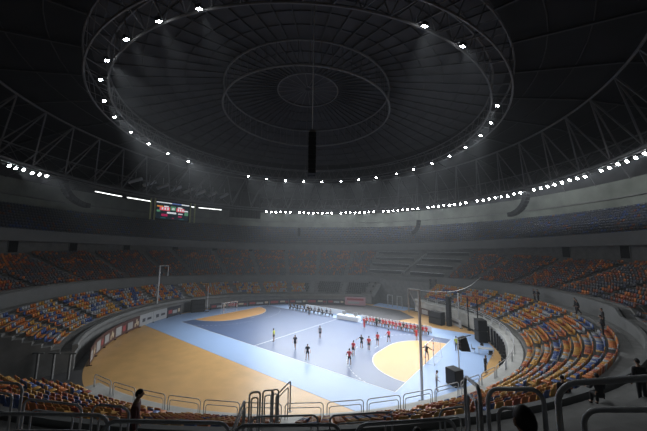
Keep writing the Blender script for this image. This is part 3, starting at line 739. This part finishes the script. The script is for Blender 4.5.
# ------------------------------------------------------------------ press desks of the middle tier, gate and black block details
def arc_box(name, r0, r1, t0, t1, z0, z1, m, parent=None, n=10):
    mb = MB(); vs = []
    for i in range(n+1):
        th = R(t0+(t1-t0)*i/n)
        for r, z in ((r0, z0), (r1, z0), (r1, z1), (r0, z1)): vs.append(pol(r, th, z))
    mb.add(vs, [(4*i+k, 4*i+4+k, 4*i+4+(k+1) % 4, 4*i+(k+1) % 4) for i in range(n) for k in range(4)]+[(3, 2, 1, 0), (4*n, 4*n+1, 4*n+2, 4*n+3)])
    return mb.build(name, m, parent)
for j, (t0, t1, side) in enumerate(((70, 84, 'right'), (87, 102, 'left'))):
    for k in (2, 7, 12, 17):
        r, z = row2(86, k); t = empty('press_desk', (0, 0, 0), 0, '%s long press desk in the %s half of the far press stand' % ({2: 'lowest', 7: 'second lowest', 12: 'second highest', 17: 'highest'}[k], side), 'desk', 'press desks')
        arc_box('desktop', r-.1, r+.5, t0, t1, z+.75, z+.82, M['white'], t); arc_box('front_panel', r-.1, r-.05, t0, t1, z, z+.75, M['charcoal'], t)
t = empty('stair_wall', (0, 0, 0), 0, 'pale slanting stair wall dividing the far press stand', 'wall'); a, b = row2(86, 1), row2(86, 18)
mb = MB(); d = pol(1, R(85.6)); mb.tube([pol(a[0], R(87), a[1]+.4), pol(b[0], R(84), b[1]+.4)], .3, 4); mb.build('handrail_wall', M['lip'], t)
# pale stair flights between the covered black blocks of the lower tier
for tt in (94.9, 111, 127.3):
    t = empty('stair_flight', (0, 0, 0), 0, 'pale stair flight beside the far black seats, '+{94.9: 'next to the gate', 111: 'the middle one', 127.3: 'at the end of the orange seats'}[tt], 'stairs', 'stairs in the far lower stand'); mb = MB()
    r = 27.9
    while r < 32.6: mb.box(pol(r+.2, R(tt), z_line(r)+.1), (.43, 1.1, .3), R(tt)); r += .425
    mb.build('steps', M['lip'], t)
mb = MB(); mb.prism([(-19, 15.1), (9, 15.1), (11, 20), (6, 24.5), (-3, 25.6), (-11, 21.5)], .001, .012)  # dark sheet standing for the unlit part of the tan floor
tag(mb.build('floor_shade', M['navyboard']), 'dark sheet painted as shade on the floor behind the white boards at the far side', 'mat')
for i in range(8):  # pale cylinders added to stand for roof panels caught by the lamps
    t0 = R(193-4.2*i); p = pol(47, t0, 29.2); mb = MB(); d = pol(1, t0+.5)
    mb.tube([p-d*1.5+Vector((0, 0, .5)), p+d*1.5-Vector((0, 0, .5))], .42, 10)
    mb.tube([p, p+Vector((0, 0, 2.2))], .04, 4); tag(mb.build('lit_roof_patch', M['alu']), 'pale cylinder added for a lit roof panel above the score screen', 'roof patch', 'added patches for the lit left roof')
# white frames in the gate
for i, (x, y, lb) in enumerate(((5.2, 26.5, 'right'), (2.6, 27.2, 'left'))):
    t = empty('doorway_frame', (x, y, 0), R(-5), 'white doorway frame standing in the far gate, %s one' % lb, 'frame', 'white frames in the gate'); mb = MB()
    for sx in (-.6, .6): mb.box((sx, 0, 1.3), (.12, .12, 2.6))
    mb.build('upright', M['greyboard'], t); mb = MB(); mb.box((0, 0, 2.65), (1.32, .12, .12)); mb.build('lintel', M['greyboard'], t)
mb = MB(); mb.prism([tuple(pol(r, R(a))[:2]) for r, a in ((25.9, 93), (25.9, 75), (30, 75), (30, 93))], .001, .014); o = mb.build('blue_mat', M['apron']); tag(o, 'blue floor mat in the opening of the far gate', 'mat')
# dark doors under the top tier's fascia
for i, tt in enumerate((12, 22, 33, 45, 140, 152, 165, 178, 192, 205, 217, 227)):
    zt = z_fb(tt); p = pol(R3+1.2, R(tt), zt-1.9); mb = MB(); mb.box((0, 0, .9), (.1, 1.5, 1.9)); o = mb.build('door_%d' % (i+1), M['dark'], None, loc=p); o.rotation_euler = (0, 0, R(tt)); tag(o, kind='structure')
    mb = MB(); mb.box((0, .8, .95), (.16, .1, 2.0)); mb.box((0, -.8, .95), (.16, .1, 2.0)); mb.box((0, 0, 1.95), (.16, 1.7, .1)); mb.build('door_frame', M['fascia'], o)

# ------------------------------------------------------------------ people
def skin_mesh(name, verts, edges, radii, m, root=0, sub=1):
    me = bpy.data.meshes.new(name); me.from_pydata([tuple(v) for v in verts], edges, []); o = bpy.data.objects.new(name, me); COL.objects.link(o)
    md = o.modifiers.new('s', 'SKIN'); md.use_smooth_shade = True
    for i, r in enumerate(radii):
        sv = me.skin_vertices[0].data[i]; sv.radius = (r if isinstance(r, tuple) else (r, r)); sv.use_root = (i == root)
    sb = o.modifiers.new('b', 'SUBSURF'); sb.levels = sub; sb.render_levels = sub
    dg = bpy.context.evaluated_depsgraph_get(); dg.update(); out = bpy.data.meshes.new_from_object(o.evaluated_get(dg)); out.name = name
    bpy.data.objects.remove(o); out.materials.clear(); out.materials.append(m)
    for p in out.polygons: p.use_smooth = True
    return out
def joints(lean=.05, hip=(0, 0), knee=(.05, .05), sh=((.0, .15), (.0, .15)), el=(.2, .2), sit=False, spread=.02):
    J = {}; th, shn = .43, .42
    for i, s in enumerate((-1, 1)):
        h = Vector((s*.09, 0, 0)); k = h+Vector((s*spread, math.sin(hip[i]), -math.cos(hip[i])))*th
        a = k+Vector((s*spread*.5, math.sin(hip[i]-knee[i]), -math.cos(hip[i]-knee[i])))*shn
        J['hip', s], J['knee', s], J['ank', s] = h, k, a; J['toe', s] = a+Vector((s*.03, .17, -.04))
    td = Vector((0, math.sin(lean), math.cos(lean)))
    J['pel'] = Vector((0, 0, .04)); J['spi'] = td*.22; J['che'] = td*.42; J['nb'] = td*.54; J['neck'] = td*.60+Vector((0, .01, 0)); J['h1'] = td*.67+Vector((0, .03, 0)); J['h2'] = td*.78+Vector((0, .03, 0))
    for i, s in enumerate((-1, 1)):
        S_ = td*.49+Vector((s*.19, 0, 0)); f, ab = sh[i]
        d = Vector((s*math.sin(ab), math.sin(f)*math.cos(ab), -math.cos(f)*math.cos(ab))); E_ = S_+d*.29
        g = f+el[i]; d2 = Vector((s*math.sin(ab)*.6, math.sin(g)*math.cos(ab*.6), -math.cos(g)*math.cos(ab*.6))); W2 = E_+d2*.25
        J['sho', s], J['elb', s], J['wri', s] = S_, E_, W2; J['hand', s] = W2+d2*.08; J['fd', s] = d2
    low = .45-.1 if sit else -(min(J['ank', -1].z, J['ank', 1].z)-.085)
    if sit: low = .55
    for k_ in list(J):
        if k_[0] != 'fd': J[k_] = J[k_]+Vector((0, 0, low))
    return J
def head_point(u, v_, k=1.):
    # u: angle about the vertical (0 = face), v_: polar angle from the crown
    x, y, z = math.sin(v_)*math.sin(u), math.sin(v_)*math.cos(u), math.cos(v_)
    fr = max(0, y); jaw = 1-.28*max(0, -z-.1)
    p = Vector((x*.078*jaw, y*.098*(1-.10*max(0, -z)), z*.122))
    p.y += fr**6*(.026*math.exp(-(x/.16)**2-((z+.12)/.20)**2)-.010*math.exp(-((abs(x)-.36)/.16)**2-((z-.10)/.12)**2)+.008*math.exp(-(x/.3)**2-((z+.48)/.08)**2)+.010*math.exp(-(x/.35)**2-((z+.82)/.15)**2))
    return p*k
def add_head(me, c):
    vs, fs = [], []; nu, nv = 20, 14
    def grid(pt, n, m_):
        b = len(vs)
        for j in range(1, m_):
            for i in range(n): vs.append(pt(2*pi*i/n, pi*j/m_))
        top, bot = len(vs), len(vs)+1; vs.extend([pt(0, 0), pt(0, pi)])
        for i in range(n):
            i2 = (i+1) % n; fs.append((top, b+i, b+i2)); fs.append((bot, b+(m_-2)*n+i2, b+(m_-2)*n+i))
            for j in range(m_-2): fs.append((b+j*n+i, b+(j+1)*n+i, b+(j+1)*n+i2, b+j*n+i2))
    grid(lambda u, q: c+head_point(u, q), nu, nv)
    for sd in (-1, 1): grid(lambda u, q: c+Vector((sd*.08+math.sin(q)*math.sin(u)*.012, -.005+math.sin(q)*math.cos(u)*.022, math.cos(q)*.034-.005)), 8, 6)
    ne = len(fs)
    for sd in (-1, 1): grid(lambda u, q: c+Vector((sd*.030+math.sin(q)*math.sin(u)*.012, .081+math.sin(q)*math.cos(u)*.010, math.cos(q)*.008+.012)), 8, 6)
    bm = bmesh.new(); bm.from_mesh(me); bv_ = [bm.verts.new(p) for p in vs]
    for k_, f in enumerate(fs):
        fc = bm.faces.new([bv_[i] for i in f]); fc.smooth = True; fc.material_index = 1 if k_ >= ne else 0
    bm.to_mesh(me); bm.free(); me.materials.append(M['hair'])
def hair_cap(c):
    mb = MB(); n, m_ = 20, 8; vs = []; fs = []
    for lay, k in ((0, 1.06), (1, 1.0)):
        for j in range(m_+1):
            for i in range(n):
                u = 2*pi*i/n; lim = 1.02+.95*(.5-.5*math.cos(u))**.8; p = head_point(u, max(.001, lim*j/m_))
                q = Vector((p.x*k, p.y*k, p.z*k)); vs.append(c+q)
    N = (m_+1)*n
    for j in range(m_):
        for i in range(n):
            i2 = (i+1) % n; a = j*n; fs += [(a+i, a+n+i, a+n+i2, a+i2), (N+a+i, N+a+i2, N+a+n+i2, N+a+n+i)]
    for i in range(n): i2 = (i+1) % n; a = m_*n; fs.append((a+i, N+a+i, N+a+i2, a+i2))
    me = bpy.data.meshes.new('hair'); me.from_pydata([tuple(p) for p in vs], [], fs); me.materials.append(M['hair'])
    for p in me.polygons: p.use_smooth = True
    return me
_cache = {}
def body_meshes(key, pose):
    if key in _cache: return _cache[key]
    J = joints(**pose); V_, E_, Rr, idx = [], [], [], {}
    def v(k, r, src=None):
        idx[k] = len(V_); V_.append(J[k] if src is None else src); Rr.append(r)
        return idx[k]
    def e(*ks):
        for a, b in zip(ks[:-1], ks[1:]): E_.append((idx[a], idx[b]))
    v('pel', (.14, .11)); v('spi', (.125, .10)); v('che', (.15, .11)); v('nb', (.08, .075)); v('neck', .056); v('h1', .052, J['h1']+Vector((0, 0, .03))); e('pel', 'spi', 'che', 'nb', 'neck', 'h1')
    for s in (-1, 1):
        v(('sho', s), .062); v(('elb', s), .043); v(('wri', s), .029); v(('hand', s), (.038, .02)); e('che', ('sho', s), ('elb', s), ('wri', s), ('hand', s))
        fd = J['fd', s].normalized(); side = Vector((1, 0, 0))-fd*fd.x; side = side.normalized(); nrm = fd.cross(side)
        for q, (off, ln) in enumerate(((-.027, .06), (-.009, .075), (.009, .07), (.027, .055))):
            a = J['hand', s]+fd*.035+side*off; b = a+fd*ln*.55+nrm*.005*s; c_ = b+fd*ln*.4+Vector((0, .012, 0))
            v(('f', s, q, 0), .010, a); v(('f', s, q, 1), .009, b); v(('f', s, q, 2), .007, c_); e(('hand', s), ('f', s, q, 0), ('f', s, q, 1), ('f', s, q, 2))
        a = J['wri', s]+fd*.03+Vector((0, .03, 0)); v(('t', s, 0), .011, a); v(('t', s, 1), .009, a+fd*.04+Vector((0, .02, 0))); e(('wri', s), ('t', s, 0), ('t', s, 1))
        v(('hip', s), .088); v(('knee', s), .058); v(('ank', s), .042); v(('toe', s), (.045, .035)); e('pel', ('hip', s), ('knee', s), ('ank', s), ('toe', s))
    body = skin_mesh('body', V_, E_, Rr, M['skin']); hc = J['h1'].lerp(J['h2'], .62)+Vector((0, .012, 0)); add_head(body, hc)
    def sub(keys, chains, extra, root=0):
        vs, rs_, ix, es = [], [], {}, []
        for k_, pos, r in keys: ix[k_] = len(vs); vs.append(pos); rs_.append(r)
        for ch in chains: es += [(ix[a], ix[b]) for a, b in zip(ch[:-1], ch[1:])]
        return skin_mesh(extra, vs, es, rs_, M['cl_black'], root)
    ks = [('p', J['pel']+Vector((0, 0, -.12)), (.16, .132)), ('s', J['spi'], (.145, .118)), ('c', J['che'], (.168, .128)), ('n', J['nb'], (.085, .08))]; ch = [('p', 's', 'c', 'n')]
    for s in (-1, 1):
        ks += [(('a', s), J['sho', s], .076), (('b', s), J['sho', s].lerp(J['elb', s], .7), .064)]; ch.append(('c', ('a', s), ('b', s)))
    shirt = sub(ks, ch, 'shirt')
    sl = []
    for s in (-1, 1): sl += [(('a', s), J['sho', s].lerp(J['elb', s], .5), .063), (('b', s), J['elb', s], .052), (('c', s), J['wri', s], .040)]
    ks = [('c', J['che'], (.168, .128)), ('p', J['pel']+Vector((0, 0, -.13)), (.165, .136)), ('s', J['spi'], (.147, .12)), ('n', J['nb'], (.09, .085))]; ch = [('n', 'c', 's', 'p')]
    for s in (-1, 1):
        ks += [(('z', s), J['sho', s], .078), (('a', s), J['sho', s].lerp(J['elb', s], .5), .066), (('b', s), J['elb', s], .054), (('w', s), J['wri', s], .042)]; ch.append(('c', ('z', s), ('a', s), ('b', s), ('w', s)))
    jacket = sub(ks, ch, 'jacket')
    ks = [('p', J['pel']+Vector((0, 0, -.03)), (.15, .122)), ('w', J['pel'].lerp(J['spi'], .75), (.142, .115))]; ch = [('p', 'w')]
    for s in (-1, 1): ks += [(('h', s), J['hip', s], .104), (('k', s), J['hip', s].lerp(J['knee', s], .72), .088)]; ch.append(('p', ('h', s), ('k', s)))
    shorts = sub(ks, ch, 'shorts')
    ks = [('p', J['pel']+Vector((0, 0, -.03)), (.15, .122)), ('w', J['pel'].lerp(J['spi'], .75), (.142, .115))]; ch = [('p', 'w')]
    for s in (-1, 1): ks += [(('h', s), J['hip', s], .102), (('k', s), J['knee', s], .074), (('a', s), J['ank', s]+Vector((0, 0, .03)), .06)]; ch.append(('p', ('h', s), ('k', s), ('a', s)))
    trousers = sub(ks, ch, 'trousers')
    hair = hair_cap(hc)
    shoes = []
    for s in (-1, 1): shoes.append(sub([('a', J['ank', s]+Vector((0, -.03, -.035)), (.05, .045)), ('b', J['toe', s]+Vector((0, .03, 0)), (.048, .036))], [('a', 'b')], 'shoe'))
    _cache[key] = dict(body=body, shirt=shirt, jacket=jacket, shorts=shorts, trousers=trousers, hair=hair, shoes=shoes); return _cache[key]
POSES = dict(
 stand=dict(), stand_wide=dict(hip=(.12, -.05), spread=.12, sh=((.3, .35), (.2, .3)), el=(.5, .5)),
 walk=dict(hip=(.35, -.3), knee=(.15, .35), sh=((-.3, .12), (.35, .12)), el=(.3, .5), lean=.06),
 run=dict(hip=(.75, -.45), knee=(.7, .9), sh=((-.6, .15), (.7, .15)), el=(1.2, 1.2), lean=.2),
 arms_up=dict(hip=(.2, -.15), knee=(.2, .2), sh=((1.9, .35), (2.2, .35)), el=(.6, .4), spread=.1),
 arms_out=dict(sh=((.4, .9), (.4, .9)), el=(.6, .6), spread=.12, hip=(.1, .1), knee=(.2, .2)),
 hips=dict(sh=((-.3, .55), (-.3, .55)), el=(1.3, 1.3)),
 sit=dict(sit=True, hip=(1.5, 1.45), knee=(1.5, 1.4), sh=((.4, .15), (.45, .15)), el=(.9, .8), lean=.1),
 sit_lean=dict(sit=True, hip=(1.5, 1.5), knee=(1.6, 1.4), sh=((.7, .1), (.6, .1)), el=(.5, .7), lean=.45))
def person(loc, rz, pose, top, bottom, label, group=None, shoes='black', long_top=False, long_bottom=False, scale=1., hair='hair'):
    B = body_meshes(pose, POSES[pose]); t = empty('person', loc, rz, label, 'person', group); t.scale = (scale,)*3
    def put(n, me, m):
        o = bpy.data.objects.new(n, me); COL.objects.link(o); o.parent = t; o.material_slots[0].link = 'OBJECT'; o.material_slots[0].material = m
    put('body', B['body'], M['skin']); put('jacket' if long_top else 'shirt', B['jacket' if long_top else 'shirt'], M['cl_'+top])
    put('trousers' if long_bottom else 'shorts', B['trousers' if long_bottom else 'shorts'], M['cl_'+bottom]); put('hair', B['hair'], M['hair'])
    for s in B['shoes']: put('shoe', s, M['cl_'+shoes])
    return t
PL = [((.72, -7.15), 200, 'stand', 'yellow', 'black', 'referee in yellow shirt and black shorts standing near the centre line'),
 ((4.99, -7.34), -60, 'walk', 'navy', 'black', 'player in dark kit walking, first one right of the yellow referee'),
 ((8.7, -9.15), -50, 'stand_wide', 'black', 'black', 'player in dark kit standing closest to the near sideline'),
 ((4.75, -1.77), -70, 'stand', 'grey', 'black', 'player in grey shirt and black shorts alone at mid court'),
 ((-6.1, 8.46), -90, 'stand', 'black', 'black', 'person in black standing before the dark-clothed bench'),
 ((13.43, -7.43), 120, 'stand_wide', 'red', 'black', 'player in red shirt, lowest of the red group by the near sideline'),
 ((12.24, -4.63), 100, 'stand', 'red', 'black', 'player in red shirt just behind the lowest red player'),
 ((11.77, -1.8), -90, 'arms_out', 'charcoal', 'black', 'player in dark kit with arms out among the red team'),
 ((12.88, -1.86), 110, 'stand', 'red', 'black', 'player in red shirt right beside the dark player with arms out'),
 ((12.86, .62), 120, 'walk', 'red', 'black', 'player in red shirt striding, left of the goal area'),
 ((13.45, 2.9), 150, 'stand_wide', 'red', 'black', 'player in red shirt at the far edge of the goal area'),
 ((7.1, 7.16), -100, 'stand', 'red', 'red', 'person in red standing at the left end of the red bench'),
 ((8.4, 9.04), -90, 'stand', 'green', 'black', 'person in dark clothes standing before the red bench'),
 ((16.23, 6.17), 160, 'stand', 'red', 'red', 'player in red near the far corner of the goal area, beside the net pole'),
 ((19.7, -.1), 90, 'arms_out', 'black', 'black', 'goalkeeper in black standing in the right goal area'),
 ((21.77, 5.41), 120, 'stand', 'yellow', 'black', 'person in a yellow vest standing beyond the right goal line'),
 ((25.84, .1), -20, 'stand', 'charcoal', 'charcoal', 'person in dark clothes standing on the floor below the right-hand parapet'),
 ((22.9, -7.27), 20, 'hips', 'white', 'grey', 'dark-haired person in a pale shirt standing left of the black speaker box')]
for (x, y), rz, ps, a, b, lb in PL:
    person((x, y, .026), R(rz)-pi/2, ps, a, b, lb, 'people on the court', long_bottom=('person in' in lb or 'goalkeeper' in lb), long_top='goalkeeper' in lb or 'dark clothes' in lb, shoes='white' if 'red' in lb else 'black')
nn = 18
for i in range(nn):
    x = 5.9+10.4*i/(nn-1); dark = i in (4, 11, 15)
    lb = 'person in %s seated on the red team bench, number %d from the score table end' % ('dark clothes' if dark else 'red', i+1)
    lb = '%s in %s seated on the red team bench, %s from the score table' % ('person', 'dark clothes' if dark else 'red', ['first','second','third','fourth','fifth','sixth','seventh','eighth','ninth','tenth','eleventh','twelfth','thirteenth','fourteenth','fifteenth','sixteenth','seventeenth','eighteenth'][i])
    person((x, 10.35, -.04), R(180)+rng.uniform(-.12, .12), 'sit' if i % 3 else 'sit_lean', 'charcoal' if dark else 'red', 'red' if i % 4 == 1 else 'black', lb, 'people on the red bench', 'white' if i % 2 else 'black', long_top=i % 2 == 0, long_bottom=i % 3 == 0)
for i in range(12):
    x = -13.2+10.8*i/11
    person((x, 10.7, -.04), R(180)+rng.uniform(-.12, .12), 'sit' if i % 3 else 'sit_lean', ('charcoal', 'black', 'navy', 'grey')[i % 4], 'black', 'person in %s seated on the dark bench, %s from its left end' % (('charcoal', 'black', 'navy', 'grey')[i % 4], ['first','second','third','fourth','fifth','sixth','seventh','eighth','ninth','tenth','eleventh','twelfth'][i]), 'people on the dark bench', long_top=True, long_bottom=True)
# people in the stands
def floor2(x, y):
    r = math.hypot(x, y); t = math.degrees(math.atan2(y, x)); k = (r-r_wall(t)-.45)/ROW; return row2(t, max(0, math.floor(k)))[1]
STD = [((23.2, -32.8), 'stand', 'maroon', 'black', 60, 'man in a maroon jacket standing among the seats at the lower left'),
 ((31.9, -19.0), 'stand', 'black', 'black', 115, 'dark silhouetted person standing behind the thick rail, left one of two at the right'),
 ((33.0, -19.6), 'sit', 'black', 'black', 110, 'dark silhouetted person seated in the stand, right one of two at the right'),
 ((29.95, -31.5), 'sit', 'charcoal', 'black', 120, 'dark head of a spectator at the bottom edge, below the court corner'),
 ((31.42, -33.0), 'stand', 'black', 'black', 120, 'large dark spectator seen from behind at the bottom right of centre'),
 ((34.3, -18.9), 'stand', 'black', 'black', 120, 'dark figure standing in the stand at the right frame edge')]
for (x, y), ps, a, b, rz, lb in STD:
    r_ = math.hypot(x, y); t_ = math.degrees(math.atan2(y, x)); zf = floor2(x, y) if r_ > r_wall(t_)+.5 else z_line(r_wall(t_)-1.2)
    person((x, y, zf), R(rz)-pi/2, ps, a, b, lb, 'spectators near the camera', long_top=True, long_bottom=True, scale=1. if 'large' in lb else .95)
for (tt, rr, lb, ps) in ((31.6, 35.3, 'dark figure standing on the right-hand walkway before the wall, left one of a pair', 'stand'), (30.2, 35.3, 'dark figure standing on the right-hand walkway before the wall, right one of a pair', 'hips'),
                (17, 35.8, 'dark figure at the top of the right-hand lower stand', 'stand'), (14.4, 35.4, 'dark figure near the top of the right-hand lower stand, beside another', 'walk'), (5.2, 35.9, 'dark figure at the right edge of the lower stand', 'stand'), (-2, 35.2, 'dark figure at the far right edge, closest to the camera side', 'hips'),
                (73, 34.6, 'dark figure standing over the far gate, left one', 'stand'), (70.5, 34.6, 'dark figure standing over the far gate, right one', 'stand')):
    z = z_line(r_wall(tt)-1.2) if rr < 36.5 else 0
    r_ = min(rr, r_wall(tt)-.7); person(pol(r_, R(tt), z), R(tt)+pi/2, ps, 'black', 'black', lb, 'people at the walkway', long_top=True, long_bottom=True)
